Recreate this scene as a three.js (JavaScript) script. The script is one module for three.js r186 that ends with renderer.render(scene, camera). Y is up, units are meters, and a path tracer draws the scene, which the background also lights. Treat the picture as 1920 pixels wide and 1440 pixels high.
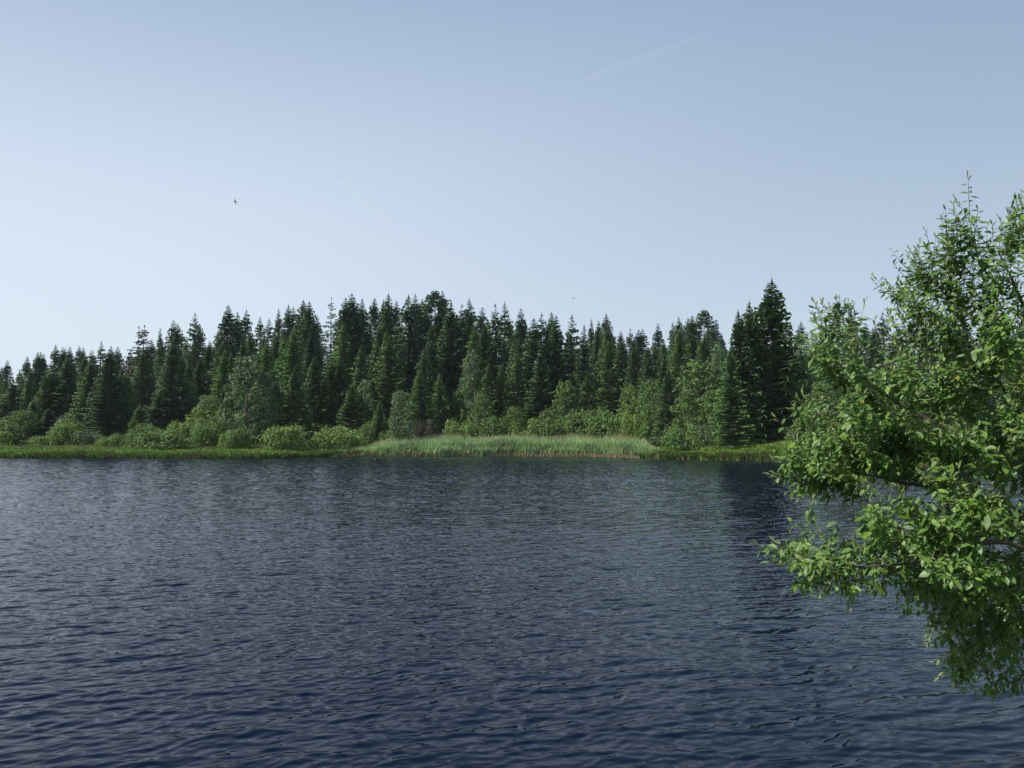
import * as THREE from 'three';
import { ImprovedNoise } from 'three/addons/math/ImprovedNoise.js';
import { mergeGeometries } from 'three/addons/utils/BufferGeometryUtils.js';

// ------------------------------------------------------------------ camera, sky, sun, exposure
const scene = new THREE.Scene();
const EYE = 2.5, PITCH = 3.9 * Math.PI / 180, FOV = 50;
const camera = new THREE.PerspectiveCamera(FOV, 4 / 3, 0.1, 20000);
camera.position.set(0, EYE, 0);
camera.rotation.set(PITCH, 0, 0);

const SUN_AZ = -108 * Math.PI / 180, SUN_EL = 50 * Math.PI / 180;      // to the left of the view, high
const sunDir = new THREE.Vector3(Math.sin(SUN_AZ) * Math.cos(SUN_EL), Math.sin(SUN_EL), -Math.cos(SUN_AZ) * Math.cos(SUN_EL));
const sun = new THREE.DirectionalLight(new THREE.Color(1.0, 0.95, 0.86), 4.8);
sun.name = 'sun';
sun.position.copy(sunDir).multiplyScalar(400);
sun.target.position.set(0, 0, -120);
sun.position.add(sun.target.position);
sun.castShadow = true;
sun.shadow.mapSize.set(4096, 4096);
Object.assign(sun.shadow.camera, { left: -180, right: 180, top: 180, bottom: -180, near: 1, far: 900 });
scene.add(sun, sun.target);

function skyTexture() {                                               // clear summer sky, milky towards the horizon and the sun
  const W = 1024, H = 512, data = new Float32Array(W * H * 4);
  const HOR = [0.560, 0.648, 0.745], AIR = [4.08, 3.26, 2.18], SIDE = [0.28, 0.22, 0.168];   // brightness at the horizon, thinning upwards, gain towards the sun
  for (let j = 0; j < H; j++) {
    const el = ((j + 0.5) / H - 0.5) * Math.PI, sy = Math.sin(el), e = Math.max(0, el);
    for (let i = 0; i < W; i++) {
      const az = ((i + 0.5) / W - 0.5) * 2 * Math.PI, x = Math.cos(az) * Math.cos(el), z = Math.sin(az) * Math.cos(el);
      const cos = THREE.MathUtils.clamp(x * sunDir.x + sy * sunDir.y + z * sunDir.z, -1, 1), glow = 0.5 * Math.exp(-Math.acos(cos) / 0.2), up = e * e / (1 + 0.8 * e * e), side = Math.tanh((cos + 0.05) / 0.25) * (0.35 + 0.65 * THREE.MathUtils.smoothstep(e, 0, 0.35)), o = (j * W + i) * 4;
      for (let c = 0; c < 3; c++) data[o + c] = HOR[c] * Math.exp(-AIR[c] * up + SIDE[c] * side) + glow;
      data[o + 3] = 1;
    }
  }
  const t = new THREE.DataTexture(data, W, H, THREE.RGBAFormat, THREE.FloatType);
  t.mapping = THREE.EquirectangularReflectionMapping;
  t.magFilter = t.minFilter = THREE.LinearFilter;
  t.needsUpdate = true;
  return t;
}
scene.background = scene.environment = skyTexture();
scene.fog = new THREE.FogExp2(new THREE.Color(0.80, 0.88, 1.0), 0.0001);

const renderer = new THREE.WebGLRenderer({ antialias: true });
renderer.setSize(1024, 768);
renderer.toneMapping = THREE.LinearToneMapping;
renderer.toneMappingExposure = 1.2;
renderer.shadowMap.enabled = true;
renderer.shadowMap.type = THREE.PCFSoftShadowMap;

// ------------------------------------------------------------------ helpers
function rng(seed) { let a = seed >>> 0; return () => { a = (a + 0x6d2b79f5) | 0; let t = Math.imul(a ^ (a >>> 15), 1 | a); t = (t + Math.imul(t ^ (t >>> 7), 61 | t)) ^ t; return ((t ^ (t >>> 14)) >>> 0) / 4294967296; }; }
const perlin = new ImprovedNoise();
const noise = (x, y, z = 0) => perlin.noise(x, y, z);
const clamp = THREE.MathUtils.clamp, lerp = THREE.MathUtils.lerp, smooth = THREE.MathUtils.smoothstep;
const V = (x, y, z) => new THREE.Vector3(x, y, z);
const FOC = 720 / Math.tan(FOV / 2 * Math.PI / 180);                  // focal length in pixels of the 1920 x 1440 photograph
function at(px, py, depth) {                                          // a point of the place seen at that pixel, depth metres ahead
  const dx = (px - 960) / FOC, dy = (720 - py) / FOC;
  const y = dy * Math.cos(PITCH) + Math.sin(PITCH), z = -Math.cos(PITCH) + dy * Math.sin(PITCH), s = depth / -z;
  return V(dx * s, EYE + y * s, -depth);
}
const xAt = (px, depth) => (px - 960) / FOC * depth;
const used = new Map();
function numbered(name) { const n = used.get(name) ?? 0; used.set(name, n + 1); return n ? `${name}_${String(n).padStart(3, '0')}` : name; }
function tag(o, label, category, group) { Object.assign(o.userData, { label, category }); if (group) o.userData.group = group; return o; }
function thing(name, label, category, pos, turn = 0, group) {
  const o = new THREE.Group();
  o.name = numbered(name); o.position.copy(pos); o.rotation.y = turn;
  tag(o, label, category, group); scene.add(o);
  return o;
}
function add(name, geometry, material, parent = scene) {
  const m = new THREE.Mesh(geometry, material);
  m.name = parent === scene ? numbered(name) : name; m.castShadow = m.receiveShadow = true; parent.add(m);
  return m;
}
const ONES = ['', 'first', 'second', 'third', 'fourth', 'fifth', 'sixth', 'seventh', 'eighth', 'ninth', 'tenth', 'eleventh', 'twelfth', 'thirteenth', 'fourteenth', 'fifteenth', 'sixteenth', 'seventeenth', 'eighteenth', 'nineteenth'];
const TENS = ['', '', 'twenty', 'thirty', 'forty', 'fifty', 'sixty', 'seventy', 'eighty', 'ninety'], TENTHS = ['', '', 'twentieth', 'thirtieth', 'fortieth', 'fiftieth', 'sixtieth', 'seventieth', 'eightieth', 'ninetieth'];
const ordinal = (n) => n < 20 ? ONES[n] : n % 10 ? `${TENS[Math.floor(n / 10)]}-${ONES[n % 10]}` : TENTHS[n / 10];

class Faces {                                                          // loose triangles with a colour each
  constructor() { this.p = []; this.c = []; }
  tri(a, b, c, col) { this.p.push(a.x, a.y, a.z, b.x, b.y, b.z, c.x, c.y, c.z); for (let i = 0; i < 3; i++) this.c.push(col[0], col[1], col[2]); }
  geometry() {
    const g = new THREE.BufferGeometry();
    g.setAttribute('position', new THREE.Float32BufferAttribute(this.p, 3));
    g.setAttribute('color', new THREE.Float32BufferAttribute(this.c, 3));
    g.computeVertexNormals();
    return g;
  }
}
function limb(points, r0, r1, sides = 6) {                             // a tapered tube along points
  const curve = new THREE.CatmullRomCurve3(points), n = Math.max(2, points.length * 2 - 1), fr = curve.computeFrenetFrames(n, false), pos = [], idx = [], uv = [];
  for (let i = 0; i <= n; i++) {
    const t = i / n, p = curve.getPoint(t), r = lerp(r0, r1, t);
    for (let k = 0; k <= sides; k++) {
      const a = k / sides * Math.PI * 2, q = p.clone().addScaledVector(fr.normals[i], Math.cos(a) * r).addScaledVector(fr.binormals[i], Math.sin(a) * r);
      pos.push(q.x, q.y, q.z); uv.push(k / sides, t * 4);
      if (i < n && k < sides) { const b = i * (sides + 1) + k; idx.push(b, b + 1, b + sides + 1, b + 1, b + sides + 2, b + sides + 1); }
    }
  }
  const g = new THREE.BufferGeometry();
  g.setAttribute('position', new THREE.Float32BufferAttribute(pos, 3));
  g.setAttribute('uv', new THREE.Float32BufferAttribute(uv, 2));
  g.setIndex(idx); g.computeVertexNormals();
  return g;
}
function canvasLess(size, fn, srgb) {                                  // a small computed texture
  const d = new Uint8Array(size * size * 4);
  for (let j = 0; j < size; j++) for (let i = 0; i < size; i++) { const c = fn(i / size, j / size), o = (j * size + i) * 4; d[o] = c[0] * 255; d[o + 1] = c[1] * 255; d[o + 2] = c[2] * 255; d[o + 3] = 255; }
  const t = new THREE.DataTexture(d, size, size);
  t.wrapS = t.wrapT = THREE.RepeatWrapping; t.magFilter = t.minFilter = THREE.LinearFilter;
  if (srgb) t.colorSpace = THREE.SRGBColorSpace;
  t.needsUpdate = true;
  return t;
}

// ------------------------------------------------------------------ lie of the land
const SHORE = [[-3000, 60], [-900, 95], [-300, 112], [0, 117], [250, 115], [480, 110], [560, 118], [650, 124], [960, 128], [1100, 124], [1180, 117], [1250, 108], [1400, 99], [1500, 92], [1650, 82], [1850, 70], [2200, 52], [3200, 24], [5200, 12]];
function shoreDepth(px) {
  if (px <= SHORE[0][0]) return SHORE[0][1];
  for (let i = 1; i < SHORE.length; i++) if (px <= SHORE[i][0]) { const [a, b] = SHORE[i - 1], [c, d] = SHORE[i]; return lerp(b, d, (px - a) / (c - a)); }
  return SHORE[SHORE.length - 1][1];
}
// distance inland from the far shore (negative over the lake), measured along the ray from the viewer
function inland(x, z) {
  const depth = Math.max(0.01, -z), px = 960 + FOC * x / depth;
  const D = shoreDepth(px) + 1.2 * noise(x * 0.07, 3.1) + 0.5 * noise(x * 0.31, 7.7);
  return (depth - D) * Math.hypot(x, depth) / depth;
}
function nearBank(x, z) {                                              // distance inland from the near shore, where the viewer stands
  const az = Math.atan2(x, -z), reach = 4.2 + 4.6 * smooth(az, 0.58, 0.85) + 2 * smooth(-az, 0.9, 1.4);
  return reach - Math.hypot(x, z) + 0.3 * noise(x * 0.8, z * 0.8);
}
function hill(x, z) {
  return 17 * Math.exp(-(((x + 28) / 75) ** 2) / 2 - (((z + 235) / 58) ** 2) / 2) + 5 * Math.exp(-(((x - 75) / 55) ** 2) / 2 - (((z + 200) / 50) ** 2) / 2);
}
function ground(x, z) {
  if (z > -2) return clamp(nearBank(x, z) * 0.35, -2, 0.95);
  const d = inland(x, z), n = nearBank(x, z);
  if (n > d) return n < 0 ? Math.max(-2, n * 0.4) : Math.min(0.95, n * 0.4);
  if (d < 0) return Math.max(-2, d * 0.25);
  return 0.22 * smooth(d, 0, 0.6) + 0.9 * smooth(d, 0, 16) + 0.15 * noise(x * 0.11, z * 0.11) * smooth(d, 1, 6) + hill(x, z) * smooth(d, 14, 62) + 0.75 * smooth(x / -z, 0.17, 0.24) * smooth(d, 1, 9);
}
{
  const azs = [];
  for (let a = -180; a < 180; a += Math.abs(a) < 40 ? 0.5 : 3) azs.push(a * Math.PI / 180);
  azs.push(Math.PI);
  const R = [0.01, 1.5, 3, 3.8, 4.6, 5.6, 7, 8.5, 10, 12, 15, 20, 26, 34, 42, 50, 58];
  for (let r = 64; r < 150; r += 1.5) R.push(r);
  for (let r = 150; r < 420; r += 8) R.push(r);
  R.push(450, 520, 650, 900, 1400, 2500, 5000);
  const pos = [], uv = [], idx = [], col = [];
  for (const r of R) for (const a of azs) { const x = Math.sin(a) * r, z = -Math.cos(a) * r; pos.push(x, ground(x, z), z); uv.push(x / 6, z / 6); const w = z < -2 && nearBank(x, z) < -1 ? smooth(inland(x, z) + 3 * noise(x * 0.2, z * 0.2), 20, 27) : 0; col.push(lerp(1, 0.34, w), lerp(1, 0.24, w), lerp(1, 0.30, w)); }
  for (let j = 0; j + 1 < R.length; j++) for (let i = 0; i + 1 < azs.length; i++) { const b = j * azs.length + i; idx.push(b, b + 1, b + azs.length, b + 1, b + azs.length + 1, b + azs.length); }
  const g = new THREE.BufferGeometry();
  g.setAttribute('position', new THREE.Float32BufferAttribute(pos, 3)); g.setAttribute('uv', new THREE.Float32BufferAttribute(uv, 2));
  g.setAttribute('color', new THREE.Float32BufferAttribute(col, 3)); g.setIndex(idx); g.computeVertexNormals();
  const tex = canvasLess(256, (u, v) => { const n = 0.5 + 0.35 * noise(u * 8, v * 8, 0.5) + 0.3 * noise(u * 32, v * 32, 1.5); return [0.21 + 0.12 * n, 0.30 + 0.16 * n, 0.11 + 0.05 * n]; }, true);
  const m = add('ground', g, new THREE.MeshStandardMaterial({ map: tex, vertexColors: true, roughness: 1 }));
  m.userData.kind = 'structure';
}

// ------------------------------------------------------------------ the lake
{
  const r = rng(11), waves = [], N = 70;
  for (let i = 0; i < N; i++) {
    const t = i / (N - 1), L = 0.065 * Math.pow(0.85 / 0.065, t);
    const main = 0.52, spread = 0.75 - 0.3 * t, dir = main + (r() + r() + r() - 1.5) * spread * 1.25;     // crests run away to the right
    const k = 2 * Math.PI / L, slope = 0.0148 * (1.0 + 1.0 * Math.exp(-(((Math.log(L / 0.145)) / 0.55) ** 2)));
    waves.push([k * Math.sin(dir), k * Math.cos(dir), slope / k, r() * 6.283, L]);
  }
  const rr = [];
  for (let d = 4.2; d < 131;) { rr.push(d); d += d < 14 ? 0.017 + (d - 4.2) * 0.0034 : d < 70 ? 0.050 + (d - 14) * 0.0009 : 0.105; }
  const az = [];
  for (let a = -84; a <= 84;) { az.push(a * Math.PI / 180); a += a > -34 && a < 34 ? 0.17 : 1.6; }
  const pos = new Float32Array(rr.length * az.length * 3), nor = new Float32Array(pos.length), idx = [];
  for (let j = 0; j < rr.length; j++) for (let i = 0; i < az.length; i++) {
    const x0 = Math.sin(az[i]) * rr[j], z0 = -Math.cos(az[i]) * rr[j], o = (j * az.length + i) * 3;
    const gust = 1 + 0.45 * smooth(rr[j], 30, 85) + 0.22 * noise(x0 * 0.035, z0 * 0.09, 5) + 0.18 * noise(x0 * 0.13, z0 * 0.3, 9);
    const wx = x0 + 0.12 * noise(x0 * 0.9, z0 * 0.9, 2), wz = z0 + 0.12 * noise(x0 * 0.9, z0 * 0.9, 4);
    const calm = smooth(-inland(x0, z0), 0, 3) * 0.6 + 0.4;
    let y = 0, sx = 0, sz = 0, dx = 0, dz = 0;
    const cell = Math.max(j ? rr[j] - rr[j - 1] : 0.02, 0);
    for (const [kx, kz, a0, ph, L] of waves) {
      const a = a0 * gust * calm * (L < 1.3 * cell ? 0.5 : 1), th = kx * wx + kz * wz + ph, s = Math.sin(th), c = Math.cos(th), kk = Math.hypot(kx, kz);
      y += a * c; sx -= a * kx * s; sz -= a * kz * s; dx += a * kx / kk * s; dz += a * kz / kk * s;
    }
    const near = 1.0;
    pos[o] = x0 - near * dx; pos[o + 1] = y; pos[o + 2] = z0 - near * dz;
    const l = 1 / Math.hypot(sx, 1, sz);
    nor[o] = -sx * l; nor[o + 1] = l; nor[o + 2] = -sz * l;
    if (j + 1 < rr.length && i + 1 < az.length) {
      if (inland(x0, z0) < 2 && nearBank(x0, z0) < 1.5) { const b = j * az.length + i; idx.push(b, b + 1, b + az.length, b + 1, b + az.length + 1, b + az.length); }
    }
  }
  const g = new THREE.BufferGeometry();
  g.setAttribute('position', new THREE.BufferAttribute(pos, 3)); g.setAttribute('normal', new THREE.BufferAttribute(nor, 3)); g.setIndex(idx);
  const m = add('lake_water', g, new THREE.MeshPhysicalMaterial({ color: new THREE.Color(0.0020, 0.0062, 0.0175), roughness: 0.04, ior: 1.175, metalness: 0 }));
  m.userData.kind = 'structure';
  console.log('water triangles', idx.length / 3, rr.length, az.length);
}

// ------------------------------------------------------------------ materials of the plants
const leafMat = (r, g, b, tr = 0.35, rough = 0.75) => new THREE.MeshPhysicalMaterial({ color: new THREE.Color(r, g, b), vertexColors: true, roughness: rough, transmission: tr, thickness: 0, side: THREE.DoubleSide, specularIntensity: 0.5 });
const M = {
  spruce: [leafMat(0.072, 0.142, 0.040, 0.3), leafMat(0.064, 0.128, 0.048, 0.3), leafMat(0.092, 0.162, 0.040, 0.3), leafMat(0.062, 0.120, 0.042, 0.3)],
  young: leafMat(0.108, 0.205, 0.044, 0.35),
  dying: leafMat(0.085, 0.075, 0.055, 0.1),
  pale: leafMat(0.125, 0.200, 0.080), mid: leafMat(0.118, 0.205, 0.046), bright: leafMat(0.165, 0.265, 0.054), brown: leafMat(0.070, 0.075, 0.040),
  bark: new THREE.MeshStandardMaterial({ color: new THREE.Color(0.10, 0.082, 0.066), roughness: 0.95 }),
  paleBark: new THREE.MeshStandardMaterial({ color: new THREE.Color(0.26, 0.24, 0.21), roughness: 0.9 }),
};

// ------------------------------------------------------------------ spruces: whorls of drooping boughs hung with twigs
const SP_H = 20, SP_R = 2.7;
function spruceCrown(seed, { R = SP_R, thin = 1, gap = 0, round = 0, base = 0.05, droop = 0.28, bumpy = 0.16 } = {}) {
  const f = new Faces(), r = rng(seed), side = V(0, 0, 0);
  let y = base * SP_H, turn = r() * 6.28;
  const lopA = r() * 6.28;
  const lead = round ? 0.15 : 0.25 + 0.85 * r(), TOP = SP_H - lead * 0.7;
  while (y < TOP - 0.1) {
    const t = y / TOP;
    let rad = round ? R * Math.pow(Math.max(0, 1 - t ** 2.6), 0.6) * (0.55 + 0.45 * Math.min(1, t * 2.2)) : R * Math.pow(1 - t, 0.70) * (t < 0.12 ? 0.75 + 2 * t : 1);
    rad = Math.max(rad, 0.12);
    const count = Math.round(lerp(10, 5, t ** 1.5) * thin + (r() - 0.5));
    for (let b = 0; b < count; b++) {
      if (r() < gap) continue;
      const a = turn + b / count * 6.283 + (r() - 0.5) * 0.5;
      const L = rad * (0.78 + 0.36 * r() + bumpy * noise(Math.cos(a) * 1.7 + seed, y * 0.55, Math.sin(a) * 1.7)) * (1 + 0.1 * Math.cos(a - lopA));
      const cx = Math.cos(a), cz = Math.sin(a), y0 = y + (r() - 0.5) * 0.3, dr = droop * (1.25 - t * 1.5) + (r() - 0.5) * 0.15;
      const P = (s) => V(cx * L * s, y0 - dr * L * s + 0.5 * dr * L * s * s * s + (t > 0.75 ? 0.35 * L * s : 0), cz * L * s);
      side.set(-cz, 0, cx);
      const steps = Math.max(2, Math.min(6, Math.ceil(L / 0.42))), s0 = L > 1.2 ? 0.28 : 0;
      const age = 0.8 + 0.4 * r();
      for (let i = 0; i < steps; i++) {
        const s = lerp(s0, 1, i / steps), s2 = lerp(s0, 1, (i + 1) / steps), p = P(s), q = P(s2), w = (0.46 * (1 - 0.55 * s) + 0.12) * Math.min(1, 0.35 + L * 0.35);
        for (const sd of [-1, 1]) {
          const tip = p.clone().addScaledVector(side, sd * w * (0.7 + 0.6 * r())).add(V(cx * 0.25 * r(), -(0.10 + 0.28 * r()) * Math.min(1, L), cz * 0.25 * r()));
          const k = age * (0.75 + 0.5 * r()), tone = s > 0.8 ? 1.25 : 1;
          f.tri(p, q, tip, [k * tone, k * tone * 1.03, k * 0.95]);
        }
        if (L > 0.5) {                                  // a hanging twig under the bough
          const k = age * (0.8 + 0.4 * r()), m = p.clone().lerp(q, 0.5), d = V((r() - 0.5) * 0.5 + cx * 0.1, -0.3 - 0.4 * r(), (r() - 0.5) * 0.5 + cz * 0.1);
          f.tri(p, q, m.add(d), [k, k, k]);
        }
      }
    }
    turn += 2.4; y += lerp(0.5, 0.30, t) * (0.85 + 0.3 * r());
  }
  for (let k = 0; k < 4; k++) { const a = k * 1.57 + r(), s = 0.09; f.tri(V(Math.cos(a) * s, SP_H - lead * 1.2, Math.sin(a) * s), V(-Math.sin(a) * s, SP_H - lead * 1.3, Math.cos(a) * s), V(0, SP_H, 0), [1, 1, 1]); }
  return f.geometry();
}
function spruceTrunk() {
  const g = new THREE.CylinderGeometry(0.03, 0.28, SP_H * 0.985, 7, 6); g.translate(0, SP_H * 0.985 / 2 - 0.2, 0);
  return g;
}
const spruceGeo = {
  full: [1, 2, 3, 4].map((s) => spruceCrown(s * 17)).concat([21, 22, 23].map((s) => spruceCrown(s * 17, { droop: 0.5, bumpy: 0.34, gap: 0.08 })), [24, 25].map((s) => spruceCrown(s * 17, { droop: 0.12, bumpy: 0.4, thin: 0.85 }))),
  slim: [6, 7].map((s) => spruceCrown(s * 17, { R: 2.2, droop: 0.4 })),
  airy: [8, 9].map((s) => spruceCrown(s * 17, { thin: 0.72, gap: 0.22, base: 0.12, bumpy: 0.45 })),
  dense: [31, 32].map((s) => spruceCrown(s * 17, { thin: 1.45, droop: 0.34, bumpy: 0.28 })),
  bare: [10].map((s) => spruceCrown(s * 17, { thin: 0.6, gap: 0.42, base: 0.2, bumpy: 0.5 })),
  round: [11, 12].map((s) => spruceCrown(s * 17, { round: 1, droop: 0.1, base: 0.16, bumpy: 0.5 })),
};
const trunkGeo = spruceTrunk();
console.log('spruce triangles', spruceGeo.full[0].attributes.position.count / 3);
const pick = rng(77);
function spruce(name, label, x, z, height, radius, kind, mat, group, category = 'spruce') {
  const o = thing(name, label, category, V(x, ground(x, z) - 0.1, z), pick() * 6.28, group), list = spruceGeo[kind];
  const c = add('crown', list[Math.floor(pick() * list.length)], mat, o), t = add('trunk', trunkGeo, M.bark, o);
  c.scale.set(radius / SP_R, height / SP_H, radius / SP_R); t.scale.set(Math.sqrt(height / SP_H), height / SP_H, Math.sqrt(height / SP_H));
  c.rotation.y = pick() * 6.28;
  o.rotation.z = (pick() - 0.5) * 0.03; o.rotation.x = (pick() - 0.5) * 0.03;
  return o;
}

// ------------------------------------------------------------------ broad-leaved trees and shrubs: clusters of leaf sprays on limbs
function leafy(seed, { H = 10, R = 3.2, clusters = 34, sprays = 90, size = 0.34, low = 0.12, shape = 'tree' } = {}) {
  const f = new Faces(), r = rng(seed), limbs = [], centres = [];
  for (let i = 0; i < clusters; i++) {
    const t = (i + 0.5) / clusters, yy = shape === 'dome' ? 0.2 + 0.62 * Math.pow(r(), 0.7) : low + (0.95 - low) * t;
    const env = shape === 'dome' ? Math.sqrt(Math.max(0.05, 1 - (yy / 0.95) ** 2)) : Math.pow(Math.sin(Math.PI * clamp(0.13 + 0.84 * (yy - low) / (1 - low), 0, 1)), 0.75) * (1.1 - 0.35 * yy);
    const a = i * 2.399 + r() * 0.8, d = R * env * (0.45 + 0.5 * Math.sqrt(r()));
    centres.push([V(Math.cos(a) * d, yy * H, Math.sin(a) * d), (shape === 'dome' ? 0.26 : 0.26) * R * (shape === 'dome' ? 0.5 + 0.95 * r() : 0.7 + 0.6 * r())]);
  }
  for (const [c, cr] of centres) {
    const tone = 0.82 + 0.36 * r();
    for (let k = 0; k < sprays; k++) {
      const u = V(r() * 2 - 1, r() * 2 - 1, r() * 2 - 1); if (u.lengthSq() < 0.01) continue; u.normalize();
      const p = c.clone().addScaledVector(u, cr * (0.55 + 0.55 * r())); p.y = Math.max(p.y, 0.06 * H * r());
      const n = u.clone().add(V((r() - 0.5) * 1.6, 0.5 + (r() - 0.5) * 1.2, (r() - 0.5) * 1.6)).normalize();
      const t1 = V(r() - 0.5, r() - 0.5, r() - 0.5).cross(n).normalize(), t2 = n.clone().cross(t1), s = size * (0.6 + 0.8 * r()), k2 = tone * (0.75 + 0.5 * r()), col = [k2 * (0.95 + 0.1 * r()), k2, k2 * (0.85 + 0.3 * r())];
      const A = p.clone().addScaledVector(t1, s * 0.5), B = p.clone().addScaledVector(t1, -s * 0.5), C = p.clone().addScaledVector(t2, s * 0.3).addScaledVector(n, s * 0.1), D = p.clone().addScaledVector(t2, -s * 0.3).addScaledVector(n, -s * 0.06);
      f.tri(A, C, B, col); f.tri(B, D, A, col);
    }
  }
  const tr = H * 0.016 + 0.02;
  if (shape === 'dome') for (let k = 0; k < 9; k++) { const c = centres[Math.floor(r() * centres.length)][0]; limbs.push(limb([V((r() - 0.5) * 0.5, -0.15, (r() - 0.5) * 0.5), c.clone().multiplyScalar(0.5).add(V(0, 0.2, 0)), c], 0.035, 0.012, 5)); }
  else {
    limbs.push(limb([V(0, -0.2, 0), V(0.1, H * 0.3, 0.05), V(-0.05, H * 0.6, 0.1), V(0.05, H * 0.92, 0)], tr, 0.02, 7));
    for (let k = 2; k < centres.length; k += 3) { const c = centres[k][0], y = Math.max(0.08 * H, c.y - 0.16 * H); limbs.push(limb([V(0.03, y, 0.03), V(c.x * 0.5, y + (c.y - y) * 0.35, c.z * 0.5), c], tr * 0.35, 0.012, 5)); }
  }
  return { crown: f.geometry(), wood: mergeGeometries(limbs) };
}
const leafyGeo = {
  tree: [101, 102, 103].map((s) => leafy(s)),
  slender: [104, 105].map((s) => leafy(s, { H: 12, R: 2.6, clusters: 58, sprays: 80, size: 0.28, low: 0.04 })),
  dome: [106, 107, 108].map((s) => leafy(s, { H: 3, R: 3, clusters: 44, sprays: 100, size: 0.23, shape: 'dome' })),
};
const LEAFY = { tree: [10, 3.2], slender: [12, 2.6], dome: [3, 3] };
function broadleaf(name, label, x, z, height, radius, kind, mat, category, group) {
  const o = thing(name, label, category, V(x, ground(x, z) - 0.05, z), pick() * 6.28, group), g = leafyGeo[kind][Math.floor(pick() * leafyGeo[kind].length)], [H, R] = LEAFY[kind];
  const c = add(kind === 'dome' ? 'foliage' : 'crown', g.crown, mat, o), t = add(kind === 'dome' ? 'stem' : 'trunk', g.wood, M.bark, o);
  for (const m of [c, t]) m.scale.set(radius / R, height / H, radius / R);
  return o;
}

// ------------------------------------------------------------------ the skyline, treetop by treetop (place of the top in the photograph, look)
const SKY = [[2, 686], [14, 674], [37, 690], [51, 667], [69, 657], [77, 658], [84, 660], [105, 644], [117, 649], [123, 652], [132, 648], [150, 647], [157, 649], [172, 655], [190, 637, 'airy'], [210, 646], [221, 649], [245, 655], [261, 610, 'dying'], [270, 607, 'dying'], [284, 634], [301, 611, 'slim'], [325, 599], [334, 604], [365, 583, 'airy'], [375, 604], [427, 570], [446, 582], [462, 578],
  [490, 592], [505, 595, 'airy'], [522, 577, 'slim'], [541, 567], [550, 573], [569, 560], [580, 562], [595, 590], [622, 555, 'bare'], [647, 556], [660, 548], [680, 556], [703, 557], [721, 559], [729, 547], [742, 561], [767, 550], [779, 550], [792, 558], [815, 543, 'round'], [831, 543], [845, 565], [866, 566, 'airy'], [879, 557], [905, 574], [930, 567, 'airy'], [947, 562, 'airy'], [977, 576], [1003, 595], [1015, 584, 'airy'], [1034, 583], [1042, 588], [1071, 586, 'airy'], [1094, 604, 'slim'], [1108, 596, 'slim'], [1122, 599], [1137, 586], [1164, 619], [1182, 614, 'airy'], [1197, 617], [1205, 615], [1236, 605], [1261, 602], [1273, 592], [1290, 594], [1299, 590], [1319, 579, 'round'], [1340, 598], [1352, 624],
  [1502, 600], [1528, 622], [1548, 610], [1570, 551, 'airy'], [1590, 556, 'bare'], [1622, 605], [1654, 582, 'airy'], [1682, 612], [1712, 586, 'airy'], [1738, 604], [1772, 596], [1808, 588], [1845, 600], [1880, 590], [1915, 598]];
const look = { full: 'dark spruce', slim: 'slender dark spruce', airy: 'open-branched spruce', bare: 'thin spruce with a bare spire', round: 'broad round-topped conifer', dying: 'grey-brown thinning spruce' };
{
  const r = rng(5);
  SKY.forEach(([px, py, kind = 'full'], i) => {
    const want = px < 180 ? 14 + 2.5 * r() : px < 480 ? 18 + 3 * r() : 21 + 4 * r();
    let best = null;
    for (let D = shoreDepth(px) + 22; D < 252; D += 1.5) {
      const top = at(px, py, D), h = top.y - ground(top.x, top.z), cost = Math.abs(h - want) + Math.abs(D - (px > 1480 ? 150 : 195)) * 0.02;
      if (!best || cost < best[0]) best = [cost, D, top, h];
    }
    const [, , top, h] = best, wide = kind === 'round' ? 0.22 : kind === 'airy' ? 0.24 : kind === 'bare' ? 0.17 : kind === 'slim' ? 0.17 : 0.235;
    const mat = kind === 'dying' ? M.dying : M.spruce[[1, 1, 3, 0][i % 4]], geo = kind === 'dying' ? 'bare' : kind;
    spruce(kind === 'round' ? 'pine_tree' : 'spruce_tree', `${look[kind]}, ${ordinal(i + 1)} treetop along the skyline from the left`, top.x, top.z, h, h * wide * (0.85 + 0.35 * r()), geo, mat, 'conifers whose tops form the skyline', kind === 'round' ? 'conifer' : 'spruce');
  });
}

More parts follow.
